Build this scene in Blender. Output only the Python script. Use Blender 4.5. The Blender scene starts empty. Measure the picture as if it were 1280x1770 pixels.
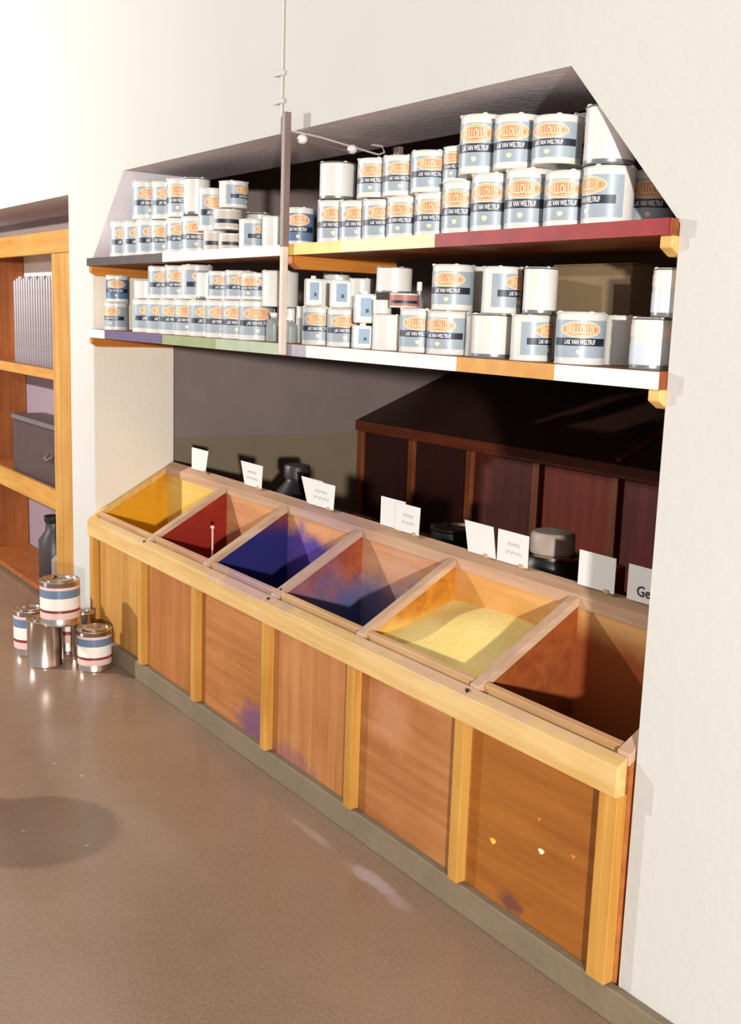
import bpy, bmesh, math, random
from mathutils import Vector, Matrix
random.seed(7)
sc = bpy.context.scene
COL = sc.collection
# ---------------------------------------------------------------- camera
cam_d = bpy.data.cameras.new('camera'); cam = bpy.data.objects.new('camera', cam_d); COL.objects.link(cam)
R3 = ((0.5687888553635798, -0.16307449238101882, 0.8061550396473756),
      (0.8217943004378873, 0.07256080966042777, -0.5651451642447509),
      (0.03366549839215244, 0.9839418879365265, 0.17528546825653224))
cam.matrix_world = Matrix.Translation((0, 0, 1.688)) @ Matrix(R3).to_4x4()
cam_d.sensor_fit = 'VERTICAL'; cam_d.sensor_height = 36.0
cam_d.lens = 36.0 * 1878.2 / 1770.0
cam_d.clip_start = 0.05
sc.camera = cam
# ---------------------------------------------------------------- world, lamps, exposure
w = bpy.data.worlds.new('world'); sc.world = w; w.use_nodes = True
w.node_tree.nodes['Background'].inputs[0].default_value = (0.98, 0.96, 1.0, 1)
w.node_tree.nodes['Background'].inputs[1].default_value = 0.5
def lamp(name, kind, loc, power, size, color, aim=None):
    d = bpy.data.lights.new(name, kind); d.energy = power; d.color = color
    if kind == 'AREA': d.size = size
    else: d.shadow_soft_size = size
    o = bpy.data.objects.new(name, d); COL.objects.link(o); o.location = loc
    if aim: o.rotation_euler = (Vector(aim) - Vector(loc)).to_track_quat('-Z', 'Y').to_euler()
    return o
lamp('photo_flash', 'POINT', (4.0, -1.95, 1.96), 2700, 0.10, (1.0, 0.965, 0.93))
lamp('photo_lamp', 'POINT', (-7.0, -1.5, 2.6), 760, 0.05, (1.0, 0.965, 0.93))
sc.view_settings.view_transform = 'Standard'
sc.view_settings.look = 'None'
sc.view_settings.exposure = 0.0
sc.view_settings.gamma = 1.0
sc.view_settings.use_curve_mapping = False
# ---------------------------------------------------------------- materials
def srgb(c):
    return tuple(((v/255.0)/12.92 if v/255.0 <= 0.04045 else ((v/255.0+0.055)/1.055)**2.4) for v in c) + (1.0,)
def new_mat(name):
    m = bpy.data.materials.new(name); m.use_nodes = True
    nt = m.node_tree; b = nt.nodes['Principled BSDF']
    return m, nt, b
def N(nt, t, **kw):
    n = nt.nodes.new(t)
    for k, v in kw.items(): setattr(n, k, v)
    return n
def plain(name, c, rough=.6, metal=0.0, var=0.0, scale=6, bump=0.0, bscale=60, c2=None, spec=.5):
    m, nt, b = new_mat(name)
    b.inputs['Roughness'].default_value = rough; b.inputs['Metallic'].default_value = metal
    b.inputs['Specular IOR Level'].default_value = spec
    tc = N(nt, 'ShaderNodeTexCoord')
    no = N(nt, 'ShaderNodeTexNoise'); no.inputs['Scale'].default_value = scale; no.inputs['Detail'].default_value = 5
    nt.links.new(tc.outputs['Object'], no.inputs['Vector'])
    mx = N(nt, 'ShaderNodeMix', data_type='RGBA')
    a = srgb(c); b2 = srgb(c2) if c2 else tuple(v*(1-var) for v in a[:3])+(1,)
    mx.inputs[6].default_value = a; mx.inputs[7].default_value = b2
    rp = N(nt, 'ShaderNodeMapRange'); rp.inputs[1].default_value = .35; rp.inputs[2].default_value = .7
    nt.links.new(no.outputs[0], rp.inputs[0]); nt.links.new(rp.outputs[0], mx.inputs[0])
    nt.links.new(mx.outputs[2], b.inputs['Base Color'])
    if bump:
        n2 = N(nt, 'ShaderNodeTexNoise'); n2.inputs['Scale'].default_value = bscale; n2.inputs['Detail'].default_value = 4
        nt.links.new(tc.outputs['Object'], n2.inputs['Vector'])
        bp = N(nt, 'ShaderNodeBump'); bp.inputs['Strength'].default_value = bump; bp.inputs['Distance'].default_value = .01
        nt.links.new(n2.outputs[0], bp.inputs['Height']); nt.links.new(bp.outputs[0], b.inputs['Normal'])
    return m
def wood_nodes(nt, c1, c2, axis, grain=1.0):
    tc = N(nt, 'ShaderNodeTexCoord'); mp = N(nt, 'ShaderNodeMapping')
    s = [26*grain]*3; s[axis] = 1.6*grain
    mp.inputs['Scale'].default_value = s
    nt.links.new(tc.outputs['Object'], mp.inputs['Vector'])
    no = N(nt, 'ShaderNodeTexNoise'); no.inputs['Scale'].default_value = 1.0; no.inputs['Detail'].default_value = 6; no.inputs['Distortion'].default_value = .6
    nt.links.new(mp.outputs[0], no.inputs['Vector'])
    n2 = N(nt, 'ShaderNodeTexNoise'); n2.inputs['Scale'].default_value = 3.0; n2.inputs['Detail'].default_value = 4
    nt.links.new(tc.outputs['Object'], n2.inputs['Vector'])
    ad = N(nt, 'ShaderNodeMath', operation='ADD'); ml = N(nt, 'ShaderNodeMath', operation='MULTIPLY'); ml.inputs[1].default_value = .6
    nt.links.new(n2.outputs[0], ml.inputs[0]); nt.links.new(no.outputs[0], ad.inputs[0]); nt.links.new(ml.outputs[0], ad.inputs[1])
    rp = N(nt, 'ShaderNodeMapRange'); rp.inputs[1].default_value = .6; rp.inputs[2].default_value = 1.0
    nt.links.new(ad.outputs[0], rp.inputs[0])
    mx = N(nt, 'ShaderNodeMix', data_type='RGBA'); mx.inputs[6].default_value = srgb(c1); mx.inputs[7].default_value = srgb(c2)
    nt.links.new(rp.outputs[0], mx.inputs[0])
    return tc, mx
def wood(name, c1, c2, axis=0, rough=.55, grain=1.0, stains=()):
    """stains: (centre xyz, radius, colour, strength) marks of spilt pigment on the board"""
    m, nt, b = new_mat(name); tc, mx = wood_nodes(nt, c1, c2, axis, grain)
    out = mx.outputs[2]
    for ctr, rad, col, st in stains:
        out = stain(nt, tc, out, ctr, rad, col, st)
    nt.links.new(out, b.inputs['Base Color']); b.inputs['Roughness'].default_value = rough
    b.inputs['Specular IOR Level'].default_value = .3
    return m
def stain(nt, tc, col_out, ctr, rad, col, st):
    mp = N(nt, 'ShaderNodeMapping'); mp.inputs['Location'].default_value = tuple(-ctr[i]/rad[i] for i in range(3)); mp.inputs['Scale'].default_value = tuple(1/r for r in rad)
    nt.links.new(tc.outputs['Object'], mp.inputs['Vector'])
    ln = N(nt, 'ShaderNodeVectorMath', operation='LENGTH'); nt.links.new(mp.outputs[0], ln.inputs[0])
    no = N(nt, 'ShaderNodeTexNoise'); no.inputs['Scale'].default_value = 14; no.inputs['Detail'].default_value = 6; no.inputs['Roughness'].default_value = .65
    nt.links.new(tc.outputs['Object'], no.inputs['Vector'])
    m1 = N(nt, 'ShaderNodeMath', operation='MULTIPLY_ADD'); m1.inputs[1].default_value = 1.5; m1.inputs[2].default_value = -.75
    nt.links.new(no.outputs[0], m1.inputs[0])
    a = N(nt, 'ShaderNodeMath', operation='ADD'); nt.links.new(ln.outputs['Value'], a.inputs[0]); nt.links.new(m1.outputs[0], a.inputs[1])
    rp = N(nt, 'ShaderNodeMapRange', interpolation_type='SMOOTHSTEP'); rp.inputs[1].default_value = 1.1; rp.inputs[2].default_value = .35; rp.inputs[3].default_value = 0; rp.inputs[4].default_value = st
    nt.links.new(a.outputs[0], rp.inputs[0])
    mx = N(nt, 'ShaderNodeMix', data_type='RGBA'); mx.inputs[7].default_value = srgb(col)
    nt.links.new(rp.outputs[0], mx.inputs[0]); nt.links.new(col_out, mx.inputs[6])
    return mx.outputs[2]
def lining(name, c1, c2, dust, z0, z1, amount=1.0, patch=.35, extra=()):
    """plywood lining dusted with pigment below about z0, clean above z1"""
    m, nt, b = new_mat(name); tc, mx = wood_nodes(nt, c1, c2, 0, .8)
    sp = N(nt, 'ShaderNodeSeparateXYZ'); nt.links.new(tc.outputs['Object'], sp.inputs[0])
    no = N(nt, 'ShaderNodeTexNoise'); no.inputs['Scale'].default_value = 7; no.inputs['Detail'].default_value = 6
    nt.links.new(tc.outputs['Object'], no.inputs['Vector'])
    m1 = N(nt, 'ShaderNodeMath', operation='MULTIPLY_ADD'); m1.inputs[1].default_value = patch; m1.inputs[2].default_value = -patch/2
    nt.links.new(no.outputs[0], m1.inputs[0])
    a = N(nt, 'ShaderNodeMath', operation='ADD'); nt.links.new(sp.outputs['Z'], a.inputs[0]); nt.links.new(m1.outputs[0], a.inputs[1])
    rp = N(nt, 'ShaderNodeMapRange', interpolation_type='SMOOTHSTEP'); rp.inputs[1].default_value = z1; rp.inputs[2].default_value = z0; rp.inputs[3].default_value = 0; rp.inputs[4].default_value = amount
    nt.links.new(a.outputs[0], rp.inputs[0])
    m2 = N(nt, 'ShaderNodeMix', data_type='RGBA'); m2.inputs[7].default_value = srgb(dust)
    nt.links.new(rp.outputs[0], m2.inputs[0]); nt.links.new(mx.outputs[2], m2.inputs[6])
    out = m2.outputs[2]
    for e in extra: out = stain(nt, tc, out, *e)
    nt.links.new(out, b.inputs['Base Color']); b.inputs['Roughness'].default_value = .8; b.inputs['Specular IOR Level'].default_value = .2
    return m
M = {}
M['wall'] = plain('wall_plaster', (200, 198, 191), .9, var=.04, scale=1.5, bump=.15, bscale=35, spec=.2)
M['wall_jamb'] = plain('jamb_plaster', (236, 226, 208), .9, var=.07, scale=2, bump=.2, bscale=35, spec=.2)
M['soffit'] = plain('shade_tinted_soffit_plaster', (240, 234, 240), .9, var=.1, scale=3, bump=.2, bscale=35, spec=.2)  # same plaster as the wall, paler, with lilac shade tint painted in
M['wall_grey'] = plain('grey_distemper', (146, 128, 124), .9, var=.1, scale=4, bump=.15, bscale=40, spec=.2)
M['wall_olive'] = plain('olive_lower_wall', (142, 124, 102), .85, var=.1, scale=4, bump=.15, bscale=40, spec=.2)
M['wall_back'] = plain('brown_distemper', (112, 88, 62), .9, var=.1, scale=2, spec=.2)
M['dark_wood'] = wood('dark_stained_wood', (104, 40, 26), (72, 26, 18), 2)
M['dark_rail'] = wood('dark_rail_wood', (124, 58, 34), (96, 42, 26), 0)
M['pine'] = wood('pale_pine', (226, 184, 112), (206, 158, 84), 0)
M['pine_v'] = wood('pale_pine_upright', (216, 166, 84), (192, 138, 58), 2)
M['ply'] = wood('orange_plywood', (192, 122, 66), (168, 98, 48), 0, stains=())
M['shelf'] = wood('shelf_board_underside', (150, 82, 40), (110, 58, 30), 0)
M['orange_wood'] = wood('orange_pine', (204, 130, 50), (176, 104, 36), 1)
M['white_metal'] = plain('white_tin', (214, 212, 203), .32, var=.03, spec=.6)
M['white_lid'] = plain('white_lid', (230, 226, 216), .35, spec=.5)
M['grey_seam'] = plain('grey_tin_seam', (140, 142, 140), .3, metal=.6)
M['blue_label'] = plain('grey_blue_label', (156, 168, 176), .4, var=.08, scale=9)
M['deep_label'] = plain('deep_blue_label', (92, 116, 148), .4, var=.1, scale=9)
M['orange'] = plain('orange_print', (206, 136, 92), .45)
M['cream'] = plain('cream_print', (240, 218, 176), .45)
M['navy'] = plain('navy_print', (34, 38, 56), .45)
M['white_print'] = plain('white_print', (240, 240, 236), .45)
M['red_print'] = plain('red_print', (150, 70, 56), .45)
M['steel'] = plain('bright_steel', (206, 192, 180), .24, metal=1.0)
M['dark'] = plain('black_enamel', (26, 25, 27), .4)
M['card'] = plain('white_card', (222, 220, 214), .7)
M['ink'] = plain('pencil_grey', (196, 196, 192), .8)
M['glass'] = None
def glass():
    m, nt, b = new_mat('clear_glass'); b.inputs['Transmission Weight'].default_value = .75; b.inputs['Roughness'].default_value = .08
    b.inputs['Base Color'].default_value = srgb((215, 222, 218)); return m
M['glass'] = glass()
def floor_mat():
    m, nt, b = new_mat('brown_linoleum')
    tc = N(nt, 'ShaderNodeTexCoord')
    n1 = N(nt, 'ShaderNodeTexNoise'); n1.inputs['Scale'].default_value = 2.2; n1.inputs['Detail'].default_value = 8; n1.inputs['Roughness'].default_value = .65
    nt.links.new(tc.outputs['Object'], n1.inputs['Vector'])
    r = N(nt, 'ShaderNodeMapRange'); r.inputs[1].default_value = .35; r.inputs[2].default_value = .7; nt.links.new(n1.outputs[0], r.inputs[0])
    mx = N(nt, 'ShaderNodeMix', data_type='RGBA'); mx.inputs[6].default_value = srgb((134, 108, 88)); mx.inputs[7].default_value = srgb((146, 120, 100))
    nt.links.new(r.outputs[0], mx.inputs[0]); out = mx.outputs[2]
    n2 = N(nt, 'ShaderNodeTexNoise'); n2.inputs['Scale'].default_value = 110; n2.inputs['Detail'].default_value = 3; nt.links.new(tc.outputs['Object'], n2.inputs['Vector'])
    r2 = N(nt, 'ShaderNodeMapRange'); r2.inputs[1].default_value = .42; r2.inputs[2].default_value = .66; r2.inputs[4].default_value = .28; nt.links.new(n2.outputs[0], r2.inputs[0])
    m2 = N(nt, 'ShaderNodeMix', data_type='RGBA'); m2.inputs[7].default_value = srgb((178, 152, 130)); nt.links.new(out, m2.inputs[6]); nt.links.new(r2.outputs[0], m2.inputs[0]); out = m2.outputs[2]
    # sparse bright flecks of spilt powder
    vo = N(nt, 'ShaderNodeTexVoronoi'); vo.inputs['Scale'].default_value = 5.5; nt.links.new(tc.outputs['Object'], vo.inputs['Vector'])
    r3 = N(nt, 'ShaderNodeMapRange'); r3.inputs[1].default_value = .05; r3.inputs[2].default_value = .03; r3.inputs[4].default_value = .6; nt.links.new(vo.outputs['Distance'], r3.inputs[0])
    m3 = N(nt, 'ShaderNodeMix', data_type='RGBA'); m3.inputs[7].default_value = srgb((205, 190, 172)); nt.links.new(out, m3.inputs[6]); nt.links.new(r3.outputs[0], m3.inputs[0]); out = m3.outputs[2]
    out = stain(nt, tc, out, (-2.50, 1.80, 0), (.15, .035, .3), (190, 172, 172), .6)
    out = stain(nt, tc, out, (-2.36, 1.79, 0), (.09, .03, .3), (170, 152, 152), .5)
    out = stain(nt, tc, out, (-2.85, 1.80, 0), (.16, .02, .3), (180, 162, 148), .45)
    out = stain(nt, tc, out, (-3.1, 1.35, 0), (.4, .1, .3), (156, 132, 112), .35)
    nt.links.new(out, b.inputs['Base Color'])
    rr = N(nt, 'ShaderNodeMapRange'); rr.inputs[3].default_value = .16; rr.inputs[4].default_value = .30; nt.links.new(n1.outputs[0], rr.inputs[0])
    nt.links.new(rr.outputs[0], b.inputs['Roughness']); b.inputs['Specular IOR Level'].default_value = .45
    return m
M['floor'] = floor_mat()
M['kerb'] = plain('worn_grey_brown_kerb', (128, 112, 88), .8, var=.15, scale=7, bump=.3, bscale=30)
# ---------------------------------------------------------------- helpers
def link(name, bm, mats, parent=None, smooth=False):
    me = bpy.data.meshes.new(name); bm.normal_update(); bm.to_mesh(me); bm.free()
    for m in (mats if isinstance(mats, (list, tuple)) else [mats]): me.materials.append(m)
    if smooth:
        for p in me.polygons: p.use_smooth = True
        me.set_sharp_from_angle(angle=math.radians(40))
    o = bpy.data.objects.new(name, me); COL.objects.link(o)
    if parent: o.parent = parent
    return o
def box(bm, x0, x1, y0, y1, z0, z1, bev=0.0, mi=0):
    vs = [bm.verts.new((x, y, z)) for x in (x0, x1) for y in (y0, y1) for z in (z0, z1)]
    fs = [(0, 1, 3, 2), (4, 6, 7, 5), (0, 4, 5, 1), (2, 3, 7, 6), (0, 2, 6, 4), (1, 5, 7, 3)]
    F = [bm.faces.new([vs[i] for i in f]) for f in fs]
    for f in F: f.material_index = mi
    if bev:
        es = list({e for f in F for e in f.edges})
        r = bmesh.ops.bevel(bm, geom=es, offset=bev, segments=1, affect='EDGES')
        for f in r['faces']: f.material_index = mi
    return F
def boxo(name, dims, mat, parent=None, bev=0.0):
    bm = bmesh.new(); box(bm, *dims, bev=bev); bmesh.ops.recalc_face_normals(bm, faces=bm.faces)
    return link(name, bm, mat, parent)
def prism(bm, pts, axis, a0, a1, mi=0):
    """polygon of 2-D points extruded along axis: 0 -> pts are (y,z), 1 -> pts are (x,z)"""
    def P(p, a): return (a, p[0], p[1]) if axis == 0 else ((p[0], a, p[1]) if axis == 1 else (p[0], p[1], a))
    A = [bm.verts.new(P(p, a0)) for p in pts]; B = [bm.verts.new(P(p, a1)) for p in pts]
    fs = [bm.faces.new(A), bm.faces.new(list(reversed(B)))]
    n = len(pts)
    for i in range(n): fs.append(bm.faces.new((A[i], B[i], B[(i+1) % n], A[(i+1) % n])))
    for f in fs: f.material_index = mi
    bmesh.ops.recalc_face_normals(bm, faces=fs)
    return fs
def priso(name, pts, axis, a0, a1, mat, parent=None, bev=0.0):
    bm = bmesh.new(); prism(bm, pts, axis, a0, a1)
    if bev: bmesh.ops.bevel(bm, geom=bm.edges[:], offset=bev, segments=1, affect='EDGES')
    return link(name, bm, mat, parent)
def lathe(bm, prof, n=28, mi=0, a0=0.0, a1=2*math.pi, ctr=(0, 0, 0)):
    full = abs(a1-a0-2*math.pi) < 1e-6; k = n if full else n+1; rings = []
    for r, z in prof:
        if r < 1e-6: rings.append([bm.verts.new((ctr[0], ctr[1], ctr[2]+z))]); continue
        rings.append([bm.verts.new((ctr[0]+r*math.cos(a0+(a1-a0)*i/n), ctr[1]+r*math.sin(a0+(a1-a0)*i/n), ctr[2]+z)) for i in range(k)])
    for a, b in zip(rings, rings[1:]):
        for i in range(n):
            j = (i+1) % k
            va = [a[0]] if len(a) == 1 else [a[i], a[j]]; vb = [b[0]] if len(b) == 1 else [b[j], b[i]]
            if len(va)+len(vb) < 3: continue
            f = bm.faces.new(va+vb); f.material_index = mi
def tube(bm, pts, r, n=8, mi=0):
    pts = [Vector(p) for p in pts]; rings = []
    for i, p in enumerate(pts):
        d = (pts[min(i+1, len(pts)-1)]-pts[max(i-1, 0)]).normalized()
        u = d.cross(Vector((0, 0, 1)));
        if u.length < .05: u = d.cross(Vector((1, 0, 0)))
        u.normalize(); v = d.cross(u)
        rings.append([bm.verts.new(p+(u*math.cos(2*math.pi*k/n)+v*math.sin(2*math.pi*k/n))*r) for k in range(n)])
    for a, b in zip(rings, rings[1:]):
        for i in range(n):
            f = bm.faces.new((a[i], a[(i+1) % n], b[(i+1) % n], b[i])); f.material_index = mi
    bm.faces.new(rings[0]); bm.faces.new(rings[-1][::-1])
    bmesh.ops.recalc_face_normals(bm, faces=bm.faces)
def ball(bm, c, r, sz=1.0, mi=0, n=12):
    prof = [(0, -r*sz)] + [(r*math.cos(t), r*sz*math.sin(t)) for t in [math.radians(a) for a in range(-60, 61, 24)]] + [(0, r*sz)]
    lathe(bm, prof, n, mi, ctr=c)
def thing(name, label, cat, loc=(0, 0, 0), rz=0, group=None):
    o = bpy.data.objects.new(name, None); COL.objects.link(o); o.empty_display_size = .05
    o.location = loc; o.rotation_euler = (0, 0, rz); o['label'] = label; o['category'] = cat
    if group: o['group'] = group
    return o
def at(o, root):
    """keep a part that was meshed in world coordinates where it is"""
    o.location = -Vector(root.location); return o
def tag(o, label, cat, group=None):
    o['label'] = label; o['category'] = cat
    if group: o['group'] = group
    return o
def struct(o): o['kind'] = 'structure'; return o
# ---------------------------------------------------------------- setting
YW0, YW1 = 1.935, 2.354            # front and rear face of the thick wall
XL, XR, ZT = -5.145, -1.625, 2.297 # opening
bm = bmesh.new()
box(bm, -9.5, 3.0, -3.5, YW0+.02, -.1, 0.0)
box(bm, -9.5, 3.0, YW0+.02, 6.0, -.1, 0.0)
struct(link('floor', bm, M['floor']))
bm = bmesh.new()
prism(bm, [(XR, 0), (3.0, 0), (3.0, 3.6), (XR, 3.6)], 1, YW0, YW1)
prism(bm, [(-1.99, ZT), (XR, 1.915), (XR, 3.6), (-1.99, 3.6)], 1, YW0, YW1)
prism(bm, [(-4.755, ZT), (-1.99, ZT), (-1.99, 3.6), (-4.755, 3.6)], 1, YW0, YW1)
prism(bm, [(XL, 1.925), (-4.755, ZT), (-4.755, 3.6), (XL, 3.6)], 1, YW0, YW1)
prism(bm, [(-5.47, 0), (XL, 0), (XL, 3.6), (-5.47, 3.6)], 1, YW0, YW1)
prism(bm, [(-9.5, 2.243), (-5.47, 2.243), (-5.47, 3.6), (-9.5, 3.6)], 1, YW0, YW1)
bmesh.ops.remove_doubles(bm, verts=bm.verts, dist=1e-5)
o = link('wall_front', bm, [M['wall'], M['wall_jamb'], M['soffit']])
for p in o.data.polygons:
    if abs(p.normal.y) < .5 and p.center.z < 2.4: p.material_index = 2 if p.normal.z < -.3 else 1
struct(o)
struct(boxo('wall_end', (-5.50, -5.35, YW1, 6.0, 1.02, 3.2), M['wall_grey']))
struct(boxo('wall_end_lower', (-5.50, -5.348, YW1, 6.0, 0, 1.02), M['wall_olive']))  # lower part of the end wall, olive below the grey
struct(boxo('wall_back', (-9.5, 3.0, 5.2, 5.35, 0, 3.2), M['wall_back']))
struct(boxo('ceiling', (-5.35, 3.0, YW1, 5.2, 3.0, 3.1), M['wall_back']))
struct(boxo('wall_right', (2.9, 3.0, YW1, 5.2, 0, 3.0), M['wall_back']))
struct(boxo('wall_alcove', (-9.5, -5.50, YW1, YW1+.1, 0, 3.2), M['wall_grey']))
# kerb in front of the wall foot
struct(boxo('trim_kerb', (XL, 3.0, 1.905, YW0, 0, .088), M['kerb'], bev=.004))
# cable on the wall with two clips
cb = thing('wall_cable', 'thin cream cable clipped upright to the wall above the upright post', 'cable', (-3.36, 1.93, 2.30))
bm = bmesh.new(); tube(bm, [(0, 0, 0), (0, 0, .6), (0, 0, 1.2)], .0045); link('cable_run', bm, plain('cream_cable', (206, 196, 184), .6), cb)
for z in (.10, .19):
    bm = bmesh.new(); box(bm, -.035, .012, -.010, .005, z-.008, z+.008, .002); link('clip', bm, M['wall'], cb)
# ---------------------------------------------------------------- pigment bins
ZP = .088
FX = [-5.13, -4.465, -3.905, -3.345, -2.785, -2.21, -1.665]   # dividers
bins = thing('pigment_bin_cabinet', 'long low pine cabinet of six open sloping bins, orange plywood front', 'bin cabinet', (-3.4, 2.1, ZP))
TA = (.925-.672)/(2.345-1.90)
def zt(y): return .672 + TA*(y-1.90)
m_ply = [wood('plywood_ochre', (196, 146, 76), (172, 118, 54), 2), wood('plywood_a', (180, 116, 62), (156, 94, 46), 2),
         wood('plywood_b', (184, 122, 68), (158, 96, 48), 0, stains=[((-3.45, 1.93, .14), (.22, .5, .10), (92, 62, 112), .75)]),
         wood('plywood_c', (186, 130, 78), (164, 102, 54), 2, stains=[((-3.2, 1.93, .1), (.2, .5, .06), (120, 76, 96), .5)]),
         wood('plywood_d', (178, 120, 70), (156, 96, 52), 0, stains=[((-2.6, 1.93, .45), (.12, .5, .12), (196, 140, 110), .45)]),
         wood('plywood_e', (160, 98, 36), (140, 80, 26), 0, stains=[((-2.02, 1.93, .115), (.08, .5, .03), (80, 46, 60), .7)])]
for i in range(6):
    at(boxo('front_panel', (FX[i], FX[i+1], 1.932, 1.942, ZP, .66), m_ply[i], bins), bins)
m_post = [wood('post_wood_%d' % i, (204-3*i, 154-2*i, 74), (180, 126, 52), 2) for i in range(3)]
for i, x in enumerate([-5.115, -4.512, -3.955, -3.36, -2.79, -2.235, -1.672]):
    hw = .03 if i == 6 else .021
    at(boxo('post', (x-hw, x+hw, 1.898, 1.932, ZP+.001, .585), m_post[i % 3], bins, .002), bins)
m_rail = wood('front_rail_wood', (218, 184, 124), (200, 158, 92), 0, stains=[((-3.5, 1.9, .69), (.5, .2, .05), (150, 120, 150), .5), ((-2.3, 1.9, .7), (.8, .2, .05), (190, 150, 140), .55),
                                                        ((-4.7, 1.9, .7), (.4, .2, .05), (214, 180, 150), .4)])
at(priso('front_rail', [(1.888, .583), (1.922, .583), (1.922, zt(1.922)-.004), (1.888, zt(1.888)-.004)], 0, -5.135, -1.64, m_rail, bins, .002), bins)
m_cap = wood('dusty_cap_wood', (206, 172, 142), (182, 146, 116), 1, stains=[((-3.3, 2.1, .8), (.3, .5, .3), (160, 132, 140), .4)])
m_rear = wood('dusty_rear_rail_wood', (202, 164, 132), (176, 138, 108), 0, stains=[((-3.6, 2.33, .92), (.4, .2, .1), (150, 118, 140), .4)])
def slope_box(name, x0, x1, y0, y1, th, mat, dz=0.0):
    o = priso(name, [(y0, zt(y0)-th), (y1, zt(y1)-th), (y1, zt(y1)+dz), (y0, zt(y0)+dz)], 0, x0, x1, mat, bins, .0015); return at(o, bins)
slope_box('inner_front_rail', -5.13, -1.645, 1.942, 1.956, .03, wood('inner_rail_wood', (204, 166, 118), (176, 132, 88), 0, stains=[((-3.6, 1.95, .7), (.35, .2, .1), (140, 112, 140), .6), ((-4.1, 1.95, .7), (.25, .2, .1), (170, 104, 90), .5)]), -.004)
slope_box('rear_rail', -5.135, -1.635, 2.300, 2.346, .034, m_rear, .004)
for i, x in enumerate(FX[1:-1]): slope_box('divider_cap', x-.019, x+.019, 1.925, 2.300, .026, m_cap)
slope_box('end_cap', -1.678, -1.638, 1.925, 2.300, .03, m_cap, .001)
slope_box('end_cap', -5.138, -5.112, 1.925, 2.300, .03, M['pine'], .001)
at(priso('end_panel', [(1.932, ZP), (2.35, ZP), (2.35, zt(2.35)-.03), (1.932, zt(1.932)-.03)], 0, -1.652, -1.640, M['ply'], bins), bins)
at(priso('end_panel', [(1.932, ZP), (2.35, ZP), (2.35, zt(2.35)-.03), (1.932, zt(1.932)-.03)], 0, -5.140, -5.128, M['ply'], bins), bins)
at(boxo('plinth', (-5.14, -1.64, 1.936, 2.34, 0.0, ZP), M['kerb'], bins), bins)
W1, W2 = (196, 120, 60), (160, 86, 40)
LW1, LW2 = (214, 156, 106), (188, 124, 80)
side_m = [lining('yellow_dusted_side', (214, 150, 50), (190, 120, 30), (222, 160, 24), .60, .95, 1, .2),
          lining('red_dusted_side', (160, 52, 30), (136, 40, 24), (140, 34, 22), .6, .95, 1, .1),
          lining('navy_dusted_side', (150, 66, 46), (110, 46, 44), (36, 34, 96), .78, .90, 1, .2),
          lining('blue_dusted_side', (178, 92, 50), (140, 66, 38), (66, 92, 136), .56, .84, .95, .35),
          lining('amber_dusted_side', (200, 134, 44), (168, 102, 26), (226, 188, 96), .66, .76, .8, .16),
          lining('russet_dusted_side', (160, 84, 36), (132, 62, 26), (96, 46, 36), .38, .72, .9, .3)]
rear_m = [lining('yellow_dusted_rear', (228, 196, 120), (208, 164, 84), (226, 190, 70), .55, .95, .9, .3),
          lining('red_dusted_rear', LW1, LW2, (150, 70, 40), .45, .75, .9, .2),
          lining('violet_dusted_rear', LW1, LW2, (76, 60, 150), .74, .86, .95, .3),
          lining('lilac_dusted_rear', (208, 160, 130), LW2, (96, 104, 150), .60, .82, .9, .3),
          lining('pale_dusted_rear', (222, 170, 108), (200, 140, 70), (200, 140, 50), .74, .86, .7, .3),
          lining('ochre_dust_shade_rear', (226, 172, 108), (206, 146, 80), (150, 72, 32), .74, .86, .95, .1)]  # last one: brown is dust plus the divider's shade put into the colour
for i in range(6):
    xa, xb = FX[i], FX[i+1]
    a0, b0 = (xa-.0 if i else xa+.003), xb
    # left side board, right side board, rear and floor boards of this bin
    prof = [(1.944, .20), (2.308, .20), (2.308, zt(2.308)-.030), (1.944, zt(1.944)-.030)]
    at(priso('side_lining', prof, 0, xa+.001, xa+.008, side_m[i], bins), bins)
    at(priso('side_lining', prof, 0, xb-.008, xb-.001, side_m[i], bins), bins)
    at(boxo('rear_lining', (xa+.008, xb-.008, 2.308, 2.320, .20, zt(2.308)-.030), rear_m[i], bins), bins)
    at(boxo('bin_floor', (xa+.008, xb-.008, 1.944, 2.308, .19, .20), M['ply'], bins), bins)
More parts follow.
